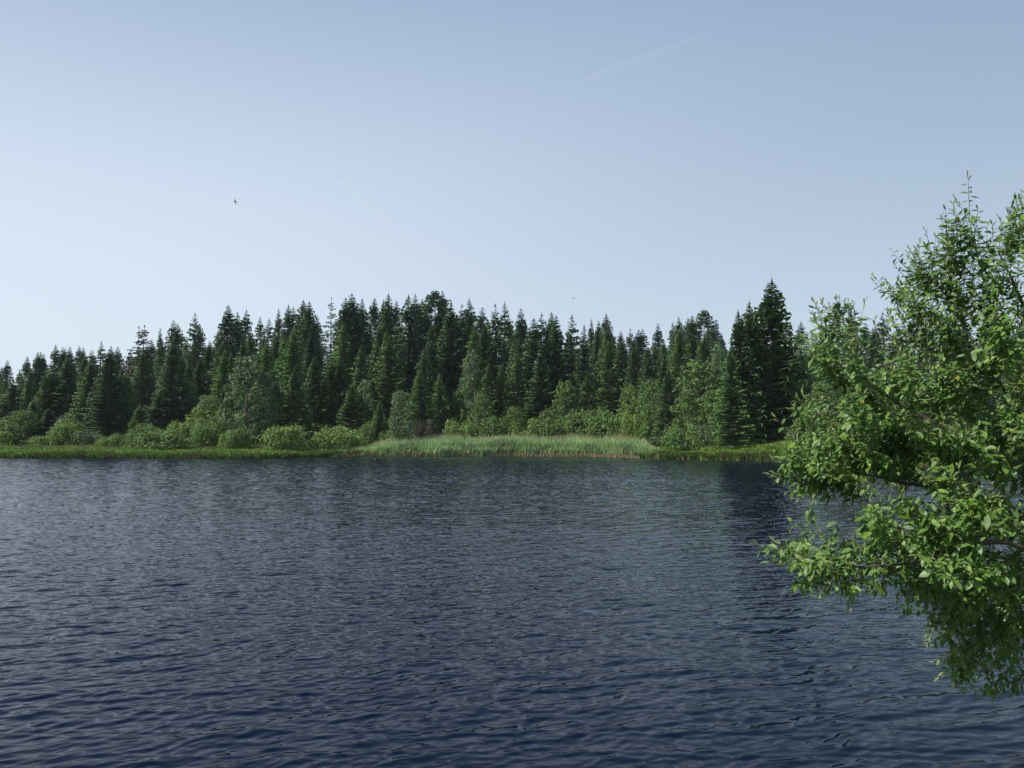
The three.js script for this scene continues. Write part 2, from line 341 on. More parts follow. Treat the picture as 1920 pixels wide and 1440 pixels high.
// ------------------------------------------------------------------ trees in front, each by its place: [kind, px, py of top, depth, width in px, label]
const FRONT = [
  ['dense', 1445, 521, 112, 132, 'tallest dark spruce on the right, standing behind the bright meadow'],
  ['dense', 1403, 562, 111, 88, 'second spruce of the tall right clump, just left of the tallest one'],
  ['dense', 1386, 579, 109, 80, 'leftmost spruce of the tall right clump, with ragged left side'],
  ['young', 1369, 650, 107, 74, 'lighter spruce low at the left foot of the tall right clump'],
  ['dense', 1470, 640, 113, 90, 'shorter spruce tucked against the right side of the tallest spruce'],
  ['spruce', 1250, 692, 117, 62, 'dark cone-shaped spruce between two light broadleaf trees'],
  ['spruce', 1102, 697, 136, 50, 'small dark round-shouldered spruce above the middle of the reed bed'],
  ['spruce', 1037, 635, 145, 66, 'dark spruce rising over the pale broadleaf tree right of the middle'],
  ['spruce', 1013, 662, 140, 76, 'dark spruce with a visible pale trunk behind the reeds'],
  ['spruce', 972, 660, 142, 62, 'mid-green spruce in the front row above the reed bed centre'],
  ['young', 940, 685, 141, 56, 'sunlit spruce left of the reed bed centre'],
  ['spruce', 917, 680, 140, 54, 'narrow spruce in the front row above the left part of the reed bed'],
  ['spruce', 907, 612, 158, 70, 'tall dark spruce halfway up the slope right of the broad dark one'],
  ['round', 855, 612, 165, 74, 'broad very dark conifer halfway up the hill'],
  ['young', 860, 725, 143, 54, 'small fresh green spruce at the forest edge below the broad dark conifer'],
  ['young', 825, 700, 142, 50, 'small fresh green spruce beside the pointed light one'],
  ['young', 790, 690, 141, 64, 'pointed light green spruce above the brownish shrub'],
  ['spruce', 810, 637, 152, 62, 'spruce behind the pointed light green one'],
  ['spruce', 795, 652, 149, 60, 'shorter spruce left beside the spruce behind the light one'],
  ['spruce', 730, 627, 146, 84, 'tall full spruce with sunlit boughs at the left middle'],
  ['spruce', 707, 632, 152, 56, 'spruce half hidden behind the tall full spruce of the left middle'],
  ['spruce', 679, 644, 145, 64, 'steep spruce left of the tall full one'],
  ['young', 712, 752, 133, 42, 'small sunlit young spruce behind the light shrubs'],
  ['spruce', 640, 668, 140, 70, 'blunt green spruce above the right end of the light shrubs'],
  ['spruce', 622, 667, 139, 62, 'green spruce among others above the light shrubs'],
  ['spruce', 590, 667, 138, 72, 'drooping spruce above the left light shrub'],
  ['spruce', 553, 690, 131, 70, 'dark spruce right beside the pale birch'],
  ['spruce', 516, 716, 130, 62, 'very dark low spruce touching the pale birch'],
  ['spruce', 539, 637, 150, 66, 'dark spruce behind the one beside the pale birch'],
  ['spruce', 660, 720, 136, 66, 'dark spruce standing lowest behind the gap of the light shrubs'],
  ['spruce', 300, 735, 134, 62, 'small round dark spruce left of the grey-green broadleaf tree'],
  ['young', 262, 760, 133, 54, 'small lit spruce at the meadow edge on the left'],
  ['spruce', 206, 655, 134, 74, 'broad dark spruce at the right end of the dark left wall'],
  ['spruce', 228, 690, 136, 50, 'narrow dark spruce at the edge of the deep shade on the left'],
  ['spruce', 172, 672, 137, 66, 'greener spruce left in the dark wall of the left'],
  ['spruce', 128, 668, 140, 70, 'spruce with layered boughs in the left group'],
  ['spruce', 96, 690, 139, 60, 'spruce behind the small spruce by the left meadow'],
  ['spruce', 92, 765, 131, 54, 'small spruce standing in front at the left meadow edge'],
  ['young', 62, 750, 134, 46, 'light young spruce near the left end of the shore'],
  ['spruce', 25, 712, 141, 66, 'spruce at the far left above the meadow'],
  ['spruce', 325, 640, 158, 60, 'spruce on the left slope below the twin skyline tops'],
  ['spruce', 270, 650, 150, 62, 'dark spruce below the grey-brown skyline pair'],
  ['spruce', 375, 668, 152, 56, 'narrow dark spruce above the grey-green broadleaf tree'],
  ['spruce', 420, 640, 160, 66, 'spruce on the slope above and left of the pale birch'],
  ['spruce', 1165, 640, 160, 62, 'dark spruce with a lit trunk above the yellow-green tree'],
  ['spruce', 1215, 650, 150, 58, 'dark spruce behind the light tree left of the cone-shaped spruce'],
  ['spruce', 1140, 640, 165, 58, 'dark spruce upslope of the small round-shouldered one'],
  ['spruce', 1075, 650, 160, 60, 'dark spruce upslope of the pale broadleaf tree'],
  ['spruce', 1300, 625, 150, 66, 'dark spruce behind the large light broadleaf tree'],
  ['spruce', 1332, 640, 145, 54, 'green spruce at the right end of the middle ridge'],
  ['spruce', 1600, 690, 112, 70, 'dark spruce partly hidden behind the near willow'],
  ['spruce', 1700, 650, 116, 80, 'dark spruce behind the upper leaves of the near willow'],
  ['spruce', 1790, 640, 112, 84, 'dark spruce wholly behind the near willow branches'],
  ['slender', 466, 668, 126, 84, 'large pale grey-green birch standing at the left shore'],
  ['slender', 497, 700, 128, 60, 'smaller pale birch leaning on the right of the large one'],
  ['pale', 342, 715, 143, 72, 'grey-green broadleaf tree on the left slope'],
  ['mid', 392, 745, 129, 56, 'yellowish green bushy tree left of the pale birch'],
  ['bright', 418, 770, 126, 50, 'bright green bushy tree at the foot of the pale birch'],
  ['pale', 685, 715, 143, 56, 'grey-green broadleaf tree among the middle spruces'],
  ['pale', 752, 737, 133, 52, 'pale green slim broadleaf tree above the yellowish shrub'],
  ['pale', 885, 660, 150, 50, 'pale broadleaf crown showing between dark conifers'],
  ['mid', 1060, 717, 143, 58, 'light broadleaf tree right of the spruce with the visible trunk'],
  ['mid', 905, 740, 142, 44, 'fresh green broadleaf tree in the forest edge left of centre'],
  ['mid', 965, 765, 140, 44, 'low leafy tree between front spruces above the reeds'],
  ['bright', 1182, 725, 131, 50, 'yellow-green leafy tree left of the cone-shaped spruce'],
  ['mid', 1217, 716, 124, 58, 'light green leafy tree touching the cone-shaped spruce on its left'],
  ['mid', 1305, 678, 122, 96, 'large light green broadleaf tree left of the tall right clump'],
  ['pale', 1348, 650, 124, 44, 'pale silvery broadleaf crown beside the tall right clump'],
  ['mid', 1335, 735, 113, 72, 'leafy tree below the silvery crown'],
  ['mid', 1288, 735, 114, 62, 'leafy tree in front at the right of the cone-shaped spruce'],
  ['mid', 1506, 690, 110, 92, 'large leafy tree right behind the tallest spruce'],
  ['mid', 1550, 720, 104, 84, 'leafy tree showing at the left edge of the near willow'],
  ['mid', 1650, 700, 100, 90, 'leafy tree glimpsed through gaps in the near willow'],
  ['mid', 1750, 710, 96, 100, 'leafy tree hidden behind the dense part of the near willow'],
  ['mid', 10, 790, 134, 40, 'low leafy tree at the far left forest edge'],
  ['pale', 125, 780, 134, 44, 'grey-green small leafy tree in the left forest edge'],
];
const SHRUBS = [
  ['bright', 535, 804, 122, 104, 'large light green shrub by the water, left of two'],
  ['bright', 632, 802, 128, 104, 'large light green shrub behind the left reed end, right of two'],
  ['mid', 306, 812, 121, 112, 'wide green shrub on the left bank'],
  ['mid', 390, 796, 124, 60, 'green shrub between the wide left shrub and the pale birch'],
  ['mid', 450, 806, 120, 54, 'small shrub at the foot of the pale birch'],
  ['bright', 430, 815, 119, 46, 'low shrub just left below the pale birch'],
  ['pale', 165, 810, 131, 66, 'grey-green shrub under the dark left wall of spruces'],
  ['bright', 36, 818, 133, 30, 'small light shrub at the far left meadow edge'],
  ['bright', 735, 808, 136, 60, 'yellowish low shrub behind the left part of the reeds'],
  ['brown', 796, 792, 138, 52, 'dark brownish shrub behind the left part of the reeds'],
  ['mid', 692, 795, 136, 46, 'dull green shrub under the small sunlit young spruce'],
  ['bright', 862, 790, 141, 74, 'light green shrub above the left part of the reeds'],
  ['mid', 930, 784, 143, 66, 'green shrub behind the first rise of plumes'],
  ['bright', 985, 790, 141, 78, 'bright green shrub above the reed bed centre'],
  ['mid', 1040, 786, 141, 70, 'green shrub next right of the bright one in the middle'],
  ['mid', 1092, 776, 139, 84, 'largest grey-green shrub above the right part of the reeds'],
  ['mid', 1138, 774, 138, 76, 'green shrub right beside the largest grey-green one'],
  ['bright', 1185, 780, 132, 56, 'light shrub below the yellow-green tree'],
  ['mid', 1218, 790, 124, 46, 'small shrub under the cone-shaped spruce'],
  ['mid', 1281, 801, 110, 84, 'rounded shrub at the right end of the reed bed'],
  ['bright', 1360, 806, 108, 40, 'yellow-green bush at the left foot of the tall right clump'],
  ['pale', 1325, 800, 110, 50, 'grey-green bush between the rounded shrub and the tall clump'],
  ['bright', 85, 820, 132, 70, 'low light shrub in front of the small spruce by the left meadow'],
  ['bright', 128, 814, 133, 56, 'light shrub just right of the small spruce by the left meadow'],
  ['mid', 232, 816, 128, 60, 'green shrub at the right end of the deep shade on the left'],
  ['bright', 205, 822, 128, 44, 'low light shrub right at the dark foot of the left wall'],
  ['bright', 4, 812, 131, 50, 'light shrub cut by the left edge of the picture'],
  ['mid', 1494, 800, 107, 56, 'green shrub behind the meadow at the right foot of the tall clump'],
  ['mid', 1545, 796, 102, 64, 'shrub at the right end of the meadow beside the willow leaves'],
];
{
  const r = rng(9);
  FRONT.forEach(([kind, px, py, D0, w, label], i) => {
    const D = D0 + (/spruce|young|round/.test(kind) && px < 1360 ? (px > 800 && px < 1240 ? 8 : 4) : 0), top = at(px, py, D), h = top.y - ground(top.x, top.z) + 0.2, rad = w / 2 / FOC * D;
    if (kind === 'spruce' || kind === 'young' || kind === 'airy' || kind === 'dense' || kind === 'round')
      spruce(kind === 'round' ? 'pine_tree' : 'spruce_tree', label, top.x, top.z, h, rad * 1.42, kind === 'spruce' || kind === 'young' ? 'full' : kind, kind === 'young' ? M.young : M.spruce[[0, 2, 3, 0, 2][i % 5]], 'conifers at the forest edge', kind === 'round' ? 'conifer' : 'spruce');
    else {
      const birch = kind === 'slender';
      broadleaf(birch ? 'birch_tree' : 'broadleaf_tree', label, top.x, top.z, h * 1.02, rad * 1.12, birch ? 'slender' : 'tree', birch ? M.pale : M[kind], birch ? 'birch' : 'broadleaf tree', 'broadleaf trees at the forest edge');
    }
  });
  for (const [kind, px, py, D0, w, label] of SHRUBS) {
    const D = px > 720 && px < 1240 ? Math.min(D0, shoreDepth(px) + 12.5) : D0, top = at(px, py, D), h = top.y - ground(top.x, top.z) + 0.15;
    broadleaf('shrub', label, top.x, top.z, h * 1.05, w / 2 / FOC * D * 1.08, 'dome', M[kind], 'shrub', 'shrubs along the shore');
  }
  // undergrowth along the foot of the forest
  const foot = (px) => px < 240 ? 'left of the deep shade' : px < 480 ? 'by the grey-green left tree' : px < 700 ? 'behind the two light shrubs' : px < 960 ? 'behind the left half of the reeds' : px < 1240 ? 'behind the right half of the reeds' : px < 1400 ? 'left of the tall spruce clump' : 'right of the tall spruce clump';
  for (let i = 0; i < 72; i++) {
    const px = i < 12 ? 820 + 420 * r() : i < 48 ? -10 + 1600 * r() : -20 + 500 * r(), D = shoreDepth(px) + 14 + 13 * r(), x = xAt(px, D), z = -D;
    if (px > 150 && px < 235) continue;
    const h = 2.8 + 4.6 * r() * r() + (px > 820 && px < 1240 ? 1 : 0), kind = r();
    broadleaf('bush', `leafy bush in the undergrowth at the forest foot, ${foot(px)}`, x, z, h, h * (0.42 + 0.25 * r()), h > 4.6 ? 'tree' : 'dome', kind < 0.45 ? M.mid : kind < 0.8 ? M.bright : M.pale, 'bush', `undergrowth ${foot(px)}`);
  }
  for (let i = 0; i < 20; i++) {
    const px = 330 + (1180 - 330) * (i + r()) / 20, D = shoreDepth(px) + 24 + 16 * r(), x = xAt(px, D), z = -D, h = 6.5 + 4.5 * r();
    broadleaf('broadleaf_tree', `leafy tree standing among the lower conifers, ${foot(px)}`, x, z, h, h * (0.26 + 0.1 * r()), 'tree', [M.mid, M.pale, M.mid, M.bright][i % 4], 'broadleaf tree', `leafy trees among the conifers ${foot(px)}`);
  }
  // the packed middle of the slope: tops below the skyline, above the front row
  const line = (px) => { let b = 1e9, y = 600; for (const [x, yy] of SKY) if (Math.abs(x - px) < b) { b = Math.abs(x - px); y = yy; } return y; };
  const zone = (px) => px < 260 ? 'above the shaded left wall' : px < 480 ? 'above the grey-green left tree' : px < 700 ? 'above the two light shrubs' : px < 960 ? 'above the left half of the reed bed' : px < 1230 ? 'above the right half of the reed bed' : px < 1480 ? 'above the large light broadleaf tree' : 'behind the near willow';
  for (let D = 139; D < 232; D += 11) for (let px = -40 + ((D * 7) % 50); px < 1960; px += 98 * 150 / D * (px > 1480 ? 1.3 : 1)) {
    const qx = px + (r() - 0.5) * 44, qD = D + (r() - 0.5) * 9, x = xAt(qx, qD), z = -qD, g = ground(x, z);
    if (qD < shoreDepth(qx) + (qx < 480 ? 21 : 26) || (qx > 1480 && qD > 172)) continue;
    const cap = line(clamp(qx, 0, 1919)) + 16 + 44 * r(), hmax = at(qx, cap, qD).y - g;
    const h = Math.min((qx < 480 ? 12 : 15) + 7 * r(), hmax);
    if (h < 8) continue;
    spruce('spruce_tree', `dark spruce packed among others below the skyline, ${zone(qx)}`, x, z, h, h * (0.21 + 0.06 * r()), r() < 0.85 ? 'full' : 'slim', r() < 0.36 ? M.young : M.spruce[Math.floor(r() * 4)], `spruces on the slope ${zone(qx)}`, 'spruce');
  }
}

// ------------------------------------------------------------------ sedge, meadow and reeds along the shore
function tuft(seed, blades, { width = 0.05, lean = 0.35, spread = 0.16, plume = 0, cols }) {
  const f = new Faces(), r = rng(seed);
  for (let i = 0; i < blades; i++) {
    const a = r() * 6.28, b = V(Math.cos(a) * spread * r(), 0, Math.sin(a) * spread * r()), h = 0.65 + 0.4 * r(), l = lean * (0.3 + r()), la = r() * 6.28, w = width * (0.7 + 0.6 * r()), wa = r() * 6.28;
    const mid = b.clone().add(V(Math.cos(la) * l * 0.3, h * 0.6, Math.sin(la) * l * 0.3)), tip = b.clone().add(V(Math.cos(la) * l, h, Math.sin(la) * l)), s = V(Math.cos(wa) * w, 0, Math.sin(wa) * w);
    const c = cols[Math.floor(r() * cols.length)];
    f.tri(b.clone().sub(s), b.clone().add(s), mid.clone().add(s), c); f.tri(b.clone().sub(s), mid.clone().add(s), mid.clone().sub(s), c); f.tri(mid.clone().sub(s), mid.clone().add(s), tip, c);
    if (plume && r() < plume) { const q = tip.clone().add(V(Math.cos(la) * 0.05, 0.12, Math.sin(la) * 0.05)), pw = V(Math.cos(wa) * 0.035, 0, Math.sin(wa) * 0.035), low = tip.clone().add(V(0, -0.05, 0)); f.tri(low, tip.clone().add(pw), q, [1.65, 1.05, 1.4]); f.tri(low, q, tip.clone().sub(pw), [1.65, 1.05, 1.4]); }
  }
  return f.geometry();
}
function scatter(name, label, category, geometry, material, spots, parent) {
  const m = new THREE.InstancedMesh(geometry, material, spots.length), q = new THREE.Quaternion(), e = new THREE.Euler(), M4 = new THREE.Matrix4();
  spots.forEach(([x, y, z, h, w, c, turn], i) => { m.setMatrixAt(i, M4.compose(V(x, y, z), q.setFromEuler(e.set(0, turn, 0)), V(w, h, w))); m.setColorAt(i, new THREE.Color(c[0], c[1], c[2])); });
  m.name = parent ? name : numbered(name); m.userData.kind = 'stuff'; m.castShadow = m.receiveShadow = true;
  if (!parent) tag(m, label, category);
  (parent ?? scene).add(m);
  return m;
}
const reedTop = (px) => px < 622 || px > 1262 ? 0 : (0.8 + 1.5 * smooth(px, 625, 800)) * (1 - 0.8 * smooth(px, 1175, 1262)) * (1 + 0.22 * noise(px * 0.016, 4) + 0.12 * noise(px * 0.06, 9));
const reedBack = (px) => lerp(4, 13, smooth(px, 622, 800)) * (1 - 0.75 * smooth(px, 1170, 1255));
{
  const r = rng(21), sedge = [], reeds = [], straw = [], plumed = [];
  for (let i = 0; i < 100000; i++) {
    const px = -420 + 2500 * r(), px0 = px, d = -0.35 + 26 * Math.pow(r(), px0 < 620 ? 1.15 : 1.5), D = shoreDepth(px) + d, x = xAt(px, D), z = -D, inl = inland(x, z);
    if (inl < -0.35 || inl > 25) continue;
    const inReeds = px > 700 && px < 1190 && reedTop(px) > 1.5 && inl < reedBack(px);
    if (inReeds && r() < 0.85) continue;
    const wet = inl < 5.5 + 3 * noise(x * 0.1, 2), n = 0.85 + 0.3 * r() + 0.35 * noise(x * 0.09, z * 0.2, 3), right = px > 1225;
    const c = wet ? (right ? [0.170, 0.285, 0.046] : [0.145, 0.265, 0.042]) : right ? [0.205, 0.305, 0.056] : inl > 9 && r() < 0.3 ? [0.23, 0.24, 0.105] : [0.165, 0.220, 0.050];
    if (inl < 0.4 && r() < 0.45) c.splice(0, 3, 0.13, 0.125, 0.05);
    sedge.push([x, Math.max(-0.03, ground(x, z)) - 0.03, z, (wet ? 0.72 : 0.55) * (0.7 + 0.6 * r()) * (1 + 0.5 * noise(x * 0.5, z * 0.5, 4)) * (right ? 1.15 : 1), 1.1 + 0.5 * r(), c.map((k) => k * n), r() * 6.28]);
  }
  for (let i = 0; i < 26000; i++) {
    const px = 590 + 672 * r(), top = reedTop(px), d = -0.5 + reedBack(px) * r(), gone = r() < Math.max(0.96 * smooth(px, 1120, 1255), 0.8 * (1 - smooth(px, 622, 730))) || noise(px * 0.05, d * 0.3, 2) > 0.42, D = shoreDepth(px) + d, x = xAt(px, D), z = -D, inl = inland(x, z);
    if (gone || inl < -0.75 + 0.7 * noise(x * 0.35, 12)) continue;
    const n = 0.8 + 0.4 * r() + 0.55 * noise(x * 0.22, z * 0.3, 6), h = top * (0.62 + 0.58 * r()) * (inl < 0.3 ? 0.75 : 1), b = r();
    ((inl > reedBack(px) * 0.66 && r() < 0.85) ? plumed : reeds).push([x, Math.max(-0.05, ground(x, z)) - 0.03, z, h, 0.9 + 0.5 * r(), [(0.235 + 0.10 * b) * n, (0.385 + 0.03 * b) * n, (0.150 + 0.05 * b) * n], r() * 6.28]);
  }
  for (let i = 0; i < 6000; i++) {
    const px = 640 + 560 * r(), d = -0.75 + 0.9 * r(), D = shoreDepth(px) + d, x = xAt(px, D), z = -D, inl = inland(x, z);
    if (inl < -0.8 || inl > 0.6) continue;
    const n = 0.7 + 0.6 * r();
    straw.push([x, -0.05, z, (0.45 + 0.45 * r()) * (0.7 + 0.5 * noise(x * 0.4, 8) + 0.2), 0.9, [0.30 * n, 0.25 * n, 0.15 * n], r() * 6.28]);
  }
  const white = [[1, 1, 1], [0.9, 0.95, 0.85], [1.1, 1.05, 1]];
  scatter('sedge_meadow', 'band of bright green sedge and meadow grass along the far shore', 'grass', tuft(31, 9, { cols: white }), leafMat(1, 1, 1, 0.35), sedge);
  scatter('reed_bed', 'pale green reed bed along the middle of the far shore', 'reeds', tuft(32, 7, { width: 0.045, lean: 0.5, spread: 0.2, cols: [[1, 1, 1], [0.85, 0.92, 0.9], [1.3, 1.25, 1.3]] }), leafMat(1, 1, 1, 0.3, 0.6), reeds);
  scatter('plumed_reeds', 'tan feathery plumes standing above the back edge of the reed bed', 'reeds', tuft(34, 6, { width: 0.035, lean: 0.3, spread: 0.2, plume: 0.8, cols: [[1, 1, 1], [1.1, 1, 1]] }), leafMat(1, 1, 1, 0.3, 0.7), plumed);
  scatter('dry_reed_stubble', 'reddish brown dead reed stalks at the foot of the green reeds', 'dead reeds', tuft(33, 8, { width: 0.025, lean: 0.12, spread: 0.22, cols: white }), leafMat(1, 1, 1, 0.1), straw);
}

// ------------------------------------------------------------------ the near willow at the right
{
  const r = rng(303), root = V(5.4, 0.2, -5.6);
  root.y = ground(root.x, root.z) - 0.1;
  const tree = thing('willow_tree', 'near willow reaching in from the right edge with glossy green leaves', 'willow', root);
  const L = (p) => p.clone().sub(root);
  // limbs of the willow, fanning out from the base to the left
  const limbsPx = [
    [[2180, 1050, 5.6], [2060, 820, 5.5], [1965, 640, 5.4], [1905, 540, 5.4], [1872, 470, 5.4]],
    [[2170, 1080, 5.7], [2020, 880, 5.9], [1880, 740, 6.0], [1770, 640, 6.1], [1710, 560, 6.1]],
    [[2160, 1090, 5.6], [1990, 930, 5.4], [1830, 830, 5.3], [1690, 750, 5.3], [1570, 690, 5.4]],
    [[2160, 1100, 5.6], [2000, 1000, 5.6], [1840, 935, 5.6], [1700, 912, 5.6], [1560, 890, 5.7]],
    [[2150, 1120, 5.5], [1990, 1050, 5.1], [1850, 1020, 5.0], [1700, 1035, 5.0], [1560, 1050, 5.0]],
    [[2150, 1120, 5.7], [2010, 1040, 5.8], [1900, 1050, 5.9], [1870, 1150, 5.9], [1830, 1235, 5.9]],
    [[2180, 1060, 5.4], [2110, 800, 5.0], [2040, 600, 4.9], [1990, 520, 4.9], [1965, 450, 4.9]],
    [[2170, 1080, 5.9], [2020, 840, 6.3], [1860, 690, 6.5], [1720, 650, 6.6], [1620, 630, 6.6]],
    [[2150, 1120, 5.9], [2060, 1120, 6.1], [1990, 1180, 6.1], [1940, 1250, 6.1], [1900, 1290, 6.1]],
    [[2200, 1040, 5.9], [2250, 760, 6.2], [2230, 560, 6.3], [2200, 420, 6.3]],
  ];
  const nodes = [], woodMat = new THREE.MeshStandardMaterial({ color: new THREE.Color(0.13, 0.105, 0.08), roughness: 0.85, map: canvasLess(64, (u, v) => { const n = 0.72 + 0.28 * noise(u * 14, v * 40, 2); return [n, n * 0.98, n * 0.94]; }, true) });
  add('trunk', limb([V(0, -0.1, 0), V(0.05, 0.35, -0.05), L(at(2180, 1060, 5.65))], 0.13, 0.09, 9), woodMat, tree);
  const start = L(at(2180, 1060, 5.65));
  for (const pts of limbsPx) {
    const P = [start, ...pts.map(([x, y, d]) => L(at(x, y, d)))].map((p, i) => i ? p.add(V((r() - 0.5) * 0.12, (r() - 0.5) * 0.12, (r() - 0.5) * 0.12)) : p);
    add('branch', limb(P, 0.030, 0.004, 7), woodMat, tree);
    const curve = new THREE.CatmullRomCurve3(P);
    for (let i = 8; i <= 40; i++) nodes.push({ p: curve.getPoint(i / 40), w: (i / 40) });
  }
  // where shoots end: the outline seen in the photograph, then the mass inside it
  const tips = [[1815, 327, 95], [1790, 372, 120], [1838, 440, 70], [1868, 460, 60], [1890, 395, 100], [1915, 372, 95], [1778, 412, 85], [1735, 432, 115], [1755, 470, 120], [1718, 475, 115], [1680, 500, 130], [1658, 524, 145], [1664, 545, 185], [1682, 585, 240], [1700, 565, 150], [1690, 595, 120], [1745, 505, 110], [1795, 445, 125], [1810, 400, 100], [1785, 500, 100], [1850, 510, 70], [1820, 470, 100],
    [1600, 568, 100], [1622, 562, 70], [1580, 600, 120], [1522, 600, 150], [1545, 595, 100], [1512, 645, 165], [1528, 690, 180], [1520, 740, 190], [1570, 612, 120], [1640, 600, 90], [1650, 625, 100], [1535, 665, 150], [1555, 640, 130],
    [1520, 800, 130], [1545, 770, 170], [1490, 828, 150], [1465, 858, 165], [1472, 885, 190], [1476, 922, 200], [1500, 935, 230], [1525, 940, 255], [1585, 948, 275], [1530, 860, 150], [1505, 870, 180], [1560, 900, 220],
    [1450, 1015, 160], [1449, 1045, 185], [1480, 1000, 120], [1495, 1058, 250], [1515, 1105, 230], [1518, 1075, 210], [1548, 968, 100], [1530, 990, 130], [1605, 965, 115], [1645, 962, 100], [1555, 1105, 260], [1592, 1142, 270], [1575, 1120, 250], [1632, 1105, 240], [1685, 1125, 265], [1660, 1090, 250], [1700, 1100, 280], [1560, 1010, 150], [1590, 1030, 180],
    [1742, 1180, 230], [1737, 1205, 240], [1765, 1110, 250], [1760, 1140, 240], [1790, 1165, 220], [1762, 1270, 215], [1785, 1285, 230], [1828, 1300, 280], [1842, 1300, 200], [1862, 1308, 240], [1895, 1308, 265], [1800, 1240, 230], [1820, 1215, 220], [1850, 1250, 260], [1905, 1235, 180], [1895, 1180, 200], [1880, 1285, 190], [1815, 1265, 250], [1850, 1190, 240]];
  const poly = [[1880, 440], [1800, 480], [1730, 520], [1700, 600], [1640, 640], [1560, 620], [1530, 690], [1550, 780], [1520, 860], [1495, 905], [1580, 925], [1700, 880], [1745, 935], [1650, 985], [1540, 1025], [1540, 1070], [1640, 1080], [1740, 1080], [1795, 1140], [1815, 1185], [1840, 1215], [1900, 1240], [1960, 1260], [2120, 1180], [2240, 1000], [2280, 700], [2200, 480], [2050, 400], [1960, 410]];
  const inside = (x, y) => { let c = false; for (let i = 0, j = poly.length - 1; i < poly.length; j = i++) { const [a, b] = poly[i], [d, e] = poly[j]; if ((b > y) !== (e > y) && x < (d - a) * (y - b) / (e - b) + a) c = !c; } return c; };
  const shoots = [];
  for (const [px, py, deg] of tips) {
    const d = px > 1730 && py < 520 ? 5.3 + 0.4 * r() : py > 1080 && px > 1730 ? 5.9 + 0.3 * r() : py > 950 ? 5.0 + 0.3 * r() : 5.3 + 0.8 * r();
    const a = deg * Math.PI / 180 + (r() - 0.5) * 0.2;
    shoots.push([at(px, py, d), V(Math.cos(a), Math.sin(a), (r() - 0.35) * 0.7).normalize(), 0.30 + 0.14 * r()]);
  }
  // sprays: leafy side branches, each bearing a fan of shoots
  let guard = 0, wanted = 215;
  const sprays = [];
  while (wanted > 0 && guard++ < 60000) {
    const px = 1470 + 810 * r(), py = 330 + 980 * r();
    if (!inside(px, py) || py > 1190 || (px > 1935 && r() < 0.72) || (py < 560 && r() < 0.25)) continue;
    const half = py < 560 ? 0.35 : 0.95, d = 5.6 + (r() + r() - 1) * half;
    sprays.push([px, py, d, 6 + Math.floor(5 * r())]); wanted--;
  }
  for (const [x, y, d] of [[1500, 1030, 5.1], [1540, 1060, 5.1], [1590, 1050, 5.1], [1640, 1040, 5.2], [1560, 1085, 5.0], [1620, 1090, 5.1], [1690, 1070, 5.2], [1700, 1020, 5.3], [1530, 1010, 5.2], [1505, 885, 5.4], [1540, 900, 5.5], [1570, 860, 5.5], [1530, 840, 5.4], [1560, 640, 5.8], [1600, 620, 5.9], [1550, 700, 5.6], [1720, 520, 5.6], [1760, 560, 5.6], [1700, 580, 5.7], [1830, 460, 5.4], [1860, 500, 5.4], [1790, 470, 5.4], [1800, 1170, 5.9], [1830, 1205, 5.9], [1805, 1230, 5.9], [1875, 1240, 6.0], [1840, 560, 5.6], [1800, 600, 5.7], [1880, 570, 5.8], [1760, 620, 5.8], [1700, 640, 5.8], [1885, 530, 5.2], [1905, 600, 5.3], [1912, 460, 5.2], [1875, 650, 5.4], [1900, 700, 5.1], [1850, 590, 5.5], [1915, 1000, 5.1], [1880, 940, 5.2], [1860, 860, 5.0], [1900, 800, 5.0]]) sprays.push([x, y, d, x < 1720 && y > 960 ? 3 : 6]);
  for (const [px, py, d, n] of sprays) {
    const c = at(px, py, d), out = c.clone().sub(at(2060, 980, 5.6)).normalize(), low = smooth(py, 950, 1250);
    const axis = out.multiplyScalar(0.9).add(V((r() - 0.5) * 0.6, 0.34 - 0.7 * low + (r() - 0.5) * 0.7, (r() - 0.35) * 0.7)).normalize();
    for (let k = 0; k < n; k++) {
      const dir = axis.clone().add(V((r() - 0.5) * 1.1, (r() - 0.5) * 0.9 + 0.1, (r() - 0.5) * 1.1)).normalize();
      shoots.push([c.clone().addScaledVector(axis, (r() - 0.3) * 0.22).addScaledVector(dir, 0.10 + 0.12 * r()).add(V((r() - 0.5) * 0.1, (r() - 0.5) * 0.1, (r() - 0.5) * 0.14)), dir, 0.17 + 0.15 * r()]);
    }
  }
  // twigs: each shoot joins the nearest wood that lies nearer the base
  const twigs = [], leaves = [];
  const order = shoots.map(([p, dir, len]) => { const tip = L(p), base = tip.clone().addScaledVector(dir, -len); return { tip, base, dir, len, d: base.distanceTo(start) }; }).sort((a, b) => a.d - b.d);
  for (const s of order) {
    let best = nodes[0], bd = 1e9;
    for (const n of nodes) { const d = n.p.distanceToSquared(s.base) * (n.p.distanceTo(start) > s.d + 0.05 ? 4 : 1); if (d < bd) { bd = d; best = n; } }
    const gapLen = Math.sqrt(bd), mid = best.p.clone().lerp(s.base, 0.5).add(V((r() - 0.5) * 0.12 * gapLen, -0.10 * gapLen, (r() - 0.5) * 0.12 * gapLen)), bend = s.base.clone().lerp(s.tip, 0.5).add(V(0, -0.015, 0));
    const P = gapLen > 0.03 ? [best.p, mid, s.base, bend, s.tip] : [s.base, bend, s.tip];
    const rad = Math.min(0.0065, 0.0028 + 0.006 * gapLen);
    twigs.push(limb(P, rad, 0.0012, 4));
    const curve = new THREE.CatmullRomCurve3(P), from = gapLen > 0.03 ? 0.5 : 0;
    for (let t = 0.3; t < 0.9; t += 0.3) nodes.push({ p: curve.getPoint(t), w: 1 });
    const n = Math.round(s.len / 0.0185), first = gapLen > 0.25 ? -3 : 0;
    let turn = r() * 6.28;
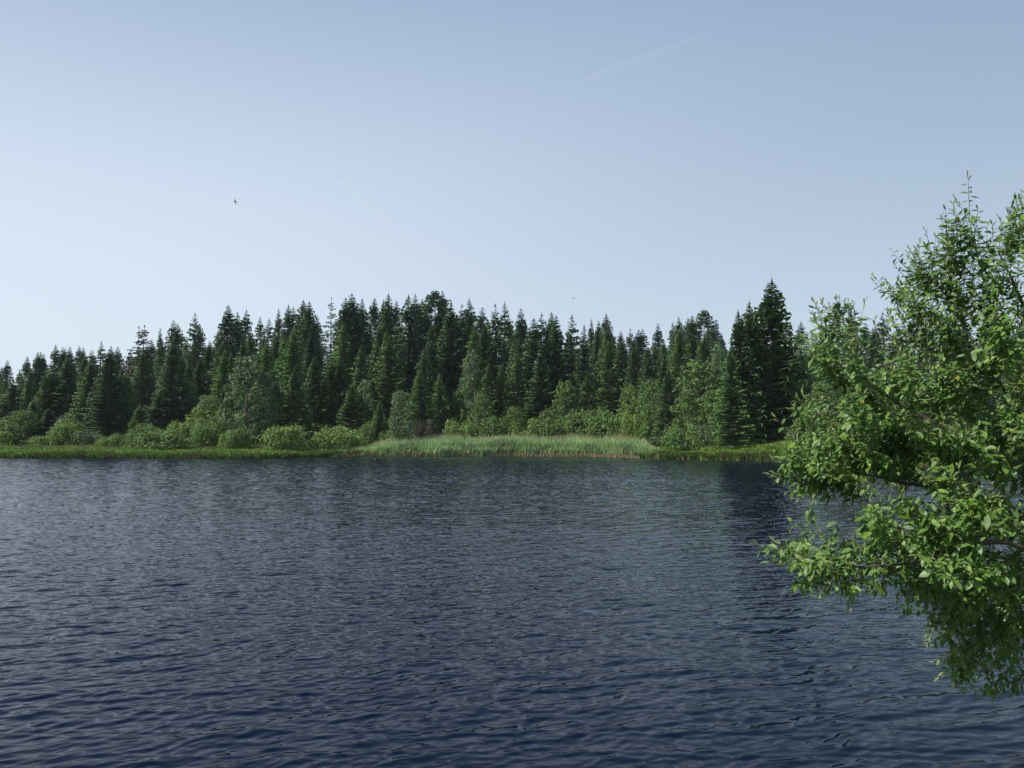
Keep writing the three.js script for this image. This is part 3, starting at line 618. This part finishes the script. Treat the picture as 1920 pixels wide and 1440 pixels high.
    for (let i = first; i < n; i++) {
      const u = clamp(from + (1 - from) * (i + 0.5) / n, 0.2, 1), p = curve.getPoint(u), tan = curve.getTangent(u);
      turn += 2.4 + (r() - 0.5) * 0.5;
      const a = V(0, 1, 0).cross(tan); if (a.lengthSq() < 1e-4) a.set(1, 0, 0); a.normalize();
      const radial = a.clone().multiplyScalar(Math.cos(turn)).addScaledVector(tan.clone().cross(a), Math.sin(turn)), young = u > 0.90;
      const axis = tan.clone().multiplyScalar(young ? 1.1 : 0.45 + 0.3 * r()).add(radial.multiplyScalar(young ? 0.4 : 0.95)).add(V(0, young ? 0.15 : -0.15 - 0.6 * r(), 0)).normalize();
      const up = V((r() - 0.5) * 1.5, 0.7, (r() - 0.5) * 1.5 + 0.25).addScaledVector(sunDir, 0.85).addScaledVector(tan, 0.3);
      const x = up.clone().cross(axis).normalize(), nrm = axis.clone().cross(x).normalize();
      const size = (young ? 0.034 + 0.016 * r() : 0.040 + 0.045 * r() * r() + 0.010 * r()) * (0.85 + 0.3 * r());
      leaves.push({ p: p.clone().addScaledVector(axis, 0.004), x, n: nrm, axis, size, wide: (young ? 0.7 : 1) * (0.85 + 0.3 * r()), young, kind: Math.floor(r() * 3), tone: 0.8 + 0.4 * r(), warm: r() });
    }
  }
  const tw = add('twig_mass', mergeGeometries(twigs), new THREE.MeshStandardMaterial({ color: new THREE.Color(0.15, 0.15, 0.06), roughness: 0.7 }), tree);
  tw.userData.kind = 'stuff';
  // a leaf: stalk, blade folded along the midrib, curved back at the tip; unit length along +y, face towards +z
  function leafGeo(curl, fold, belly) {
    const S = [[0.0, 0.012], [0.10, 0.016], [0.22, 0.12], [0.40, 0.185], [0.60, 0.195 * belly], [0.78, 0.15], [0.92, 0.06], [1.0, 0.0]], pos = [], uv = [], idx = [];
    S.forEach(([t, w], i) => {
      const z = -curl * t * t + 0.04 * Math.sin(t * 9);
      const e = fold * w * (1 + 0.3 * Math.sin(i * 2.1));
      pos.push(-w, t, z + e, 0, t, z, w, t, z + fold * w * (1 + 0.3 * Math.cos(i * 1.7))); uv.push(0.5 - w * 2, t, 0.5, t, 0.5 + w * 2, t);
      if (i) { const b = (i - 1) * 3; for (const k of [0, 1]) idx.push(b + k, b + k + 1, b + k + 3, b + k + 1, b + k + 4, b + k + 3); }
    });
    const g = new THREE.BufferGeometry();
    g.setAttribute('position', new THREE.Float32BufferAttribute(pos, 3)); g.setAttribute('uv', new THREE.Float32BufferAttribute(uv, 2)); g.setIndex(idx); g.computeVertexNormals();
    return g;
  }
  const geos = [leafGeo(0.16, 0.35, 1), leafGeo(0.3, 0.5, 1.1), leafGeo(0.05, 0.2, 0.92)];
  const vein = canvasLess(128, (u, v) => { const m = Math.exp(-(((u - 0.5) / 0.022) ** 2)), s = Math.abs(((v * 9 - Math.abs(u - 0.5) * 7) % 1 + 1) % 1 - 0.5), k = 0.86 + 0.1 * noise(u * 9, v * 9, 3) + 0.12 * m + (s < 0.06 ? 0.08 : 0); return [Math.min(1, k * (0.94 + 0.06 * m)), Math.min(1, k), Math.min(1, k * 0.9)]; }, true);
  const lm = (c) => new THREE.MeshPhysicalMaterial({ color: new THREE.Color(c[0], c[1], c[2]), map: vein, roughness: 0.45, transmission: 0.34, thickness: 0, side: THREE.DoubleSide, specularIntensity: 0.55 });
  const old = [[0.185, 0.300, 0.054], [0.150, 0.260, 0.052], [0.230, 0.340, 0.064], [0.130, 0.230, 0.052], [0.27, 0.36, 0.19], [0.33, 0.33, 0.07]].map(lm), fresh = [[0.24, 0.32, 0.10], [0.34, 0.38, 0.21]].map(lm);
  const m4 = new THREE.Matrix4(), place = (l) => m4.makeBasis(l.x, l.axis, l.n).scale(V(l.size * l.wide * 1.1, l.size, l.size)).setPosition(l.p);
  const look2 = V(0, 0, 1);
  for (const l of leaves) {
    const w = l.p.clone().add(root), px = 960 + FOC * w.x / -w.z, py = 825 - FOC * (w.y - EYE) / -w.z;
    l.shown = px > 1430 && px < 1915 && py > 310 && py < 1330 ? l.size * Math.abs(l.n.dot(w.clone().sub(camera.position).normalize())) / -w.z * (1 + 0.5 * smooth(-w.z, 6.2, 4.6)) : 0;
    l.mat = l.young ? fresh[l.warm < 0.6 ? 0 : 1] : old[l.warm < 0.88 ? Math.floor(l.warm / 0.22) : l.warm < 0.996 ? 4 : 5];
  }
  leaves.sort((a, b) => b.shown - a.shown);
  leaves.slice(0, 300).forEach((l) => { const m = add('leaf', geos[l.kind], l.mat, tree); m.applyMatrix4(place(l).clone()); });
  const rest = leaves.slice(300);
  const g0 = new THREE.Group(); g0.name = 'foliage'; tree.add(g0);
  for (let k = 0; k < 3; k++) for (const mat of [...old, ...fresh]) {
    const set = rest.filter((l) => l.kind === k && l.mat === mat);
    if (!set.length) continue;
    const im = new THREE.InstancedMesh(geos[k], mat, set.length);
    set.forEach((l, i) => { im.setMatrixAt(i, place(l)); const t = l.tone; im.setColorAt(i, new THREE.Color(t * (0.95 + 0.1 * l.warm), t, t)); });
    im.name = 'leaf_mass'; im.userData.kind = 'stuff'; im.castShadow = im.receiveShadow = true;
    g0.add(im);
  }
  g0.userData.kind = 'stuff';
  console.log('willow leaves', leaves.length, 'shoots', shoots.length);
}

// ------------------------------------------------------------------ swifts over the lake and trails in the sky
function swift() {
  const parts = [];
  const body = new THREE.LatheGeometry([[0, -0.085], [0.012, -0.07], [0.02, -0.02], [0.023, 0.02], [0.017, 0.055], [0.012, 0.07], [0, 0.085]].map(([a, b]) => new THREE.Vector2(a, b)), 10);
  parts.push(body.toNonIndexed());
  const wing = (s) => {
    const f = new THREE.Shape(); f.moveTo(0, 0.045); f.quadraticCurveTo(s * 0.10, 0.075, s * 0.21, -0.05); f.quadraticCurveTo(s * 0.11, 0.02, 0, -0.005); f.closePath();
    return new THREE.ExtrudeGeometry(f, { depth: 0.006, bevelEnabled: true, bevelSize: 0.003, bevelThickness: 0.002, bevelSegments: 1, curveSegments: 8 });
  };
  for (const s of [-1, 1]) { const w = wing(s); w.rotateY(-s * 0.2); parts.push(w); }
  const tail = new THREE.Shape(); tail.moveTo(-0.012, -0.06); tail.lineTo(-0.028, -0.14); tail.lineTo(0, -0.10); tail.lineTo(0.028, -0.14); tail.lineTo(0.012, -0.06); tail.closePath();
  parts.push(new THREE.ExtrudeGeometry(tail, { depth: 0.005, bevelEnabled: false }));
  const g = mergeGeometries(parts.map((p) => { p.deleteAttribute('uv'); return p; }));
  return g;
}
{
  const mat = new THREE.MeshStandardMaterial({ color: new THREE.Color(0.025, 0.024, 0.026), roughness: 0.7 }), g = swift();
  const a = add('swift_bird', g, mat); tag(a, 'dark swift banking on spread wings in the upper left sky', 'bird');
  a.position.copy(at(441.5, 378, 52)); a.rotation.set(0.35, 0.35, 1.86);
  const b = add('swift_bird', g, mat); tag(b, 'tiny distant bird gliding just above the treetops near the middle', 'bird');
  b.position.copy(at(1075, 559.5, 82)); b.rotation.set(-0.75, 0, 0.05);
}
{
  const vapour = (op) => new THREE.MeshPhysicalMaterial({ color: new THREE.Color(0.98, 0.98, 0.98), roughness: 1, transmission: 0.15, thickness: 0, side: THREE.DoubleSide, specularIntensity: 0, transparent: true, opacity: op });
  const trail = (pts, r) => {
    const c = new THREE.CatmullRomCurve3(pts), g = new THREE.TubeGeometry(c, 48, 1, 6), p = g.attributes.position, v = V(0, 0, 0);
    for (let i = 0; i <= 48; i++) { const t = i / 48, o = c.getPointAt(t), w = r * Math.pow(Math.sin(Math.PI * (0.02 + 0.96 * t)), 0.6) * (0.8 + 0.4 * noise(i * 0.4, r)); for (let k = 0; k < 7; k++) { const q = i * 7 + k; v.fromBufferAttribute(p, q).sub(o).multiplyScalar(w).add(o); p.setXYZ(q, v.x, v.y, v.z); } }
    g.computeVertexNormals();
    return g;
  };
  const soft = (pts, r) => mergeGeometries([1, 0.78, 0.56, 0.34].map((k) => trail(pts, r * k)));
  tag(add('contrail_cloud', soft([at(592, 312, 8000), at(665, 365.5, 8000), at(738, 419, 8000)], 12), vapour(0.14)), 'thin straight white vapour trail in the left middle of the sky', 'contrail');
  tag(add('contrail_cloud', soft([at(1080, 158, 7000), at(1150, 125, 7000), at(1215, 105, 7000), at(1320, 62, 7000)], 34), vapour(0.008)), 'broad faint spread-out vapour trail high in the right middle of the sky', 'contrail');
}

renderer.render(scene, camera);
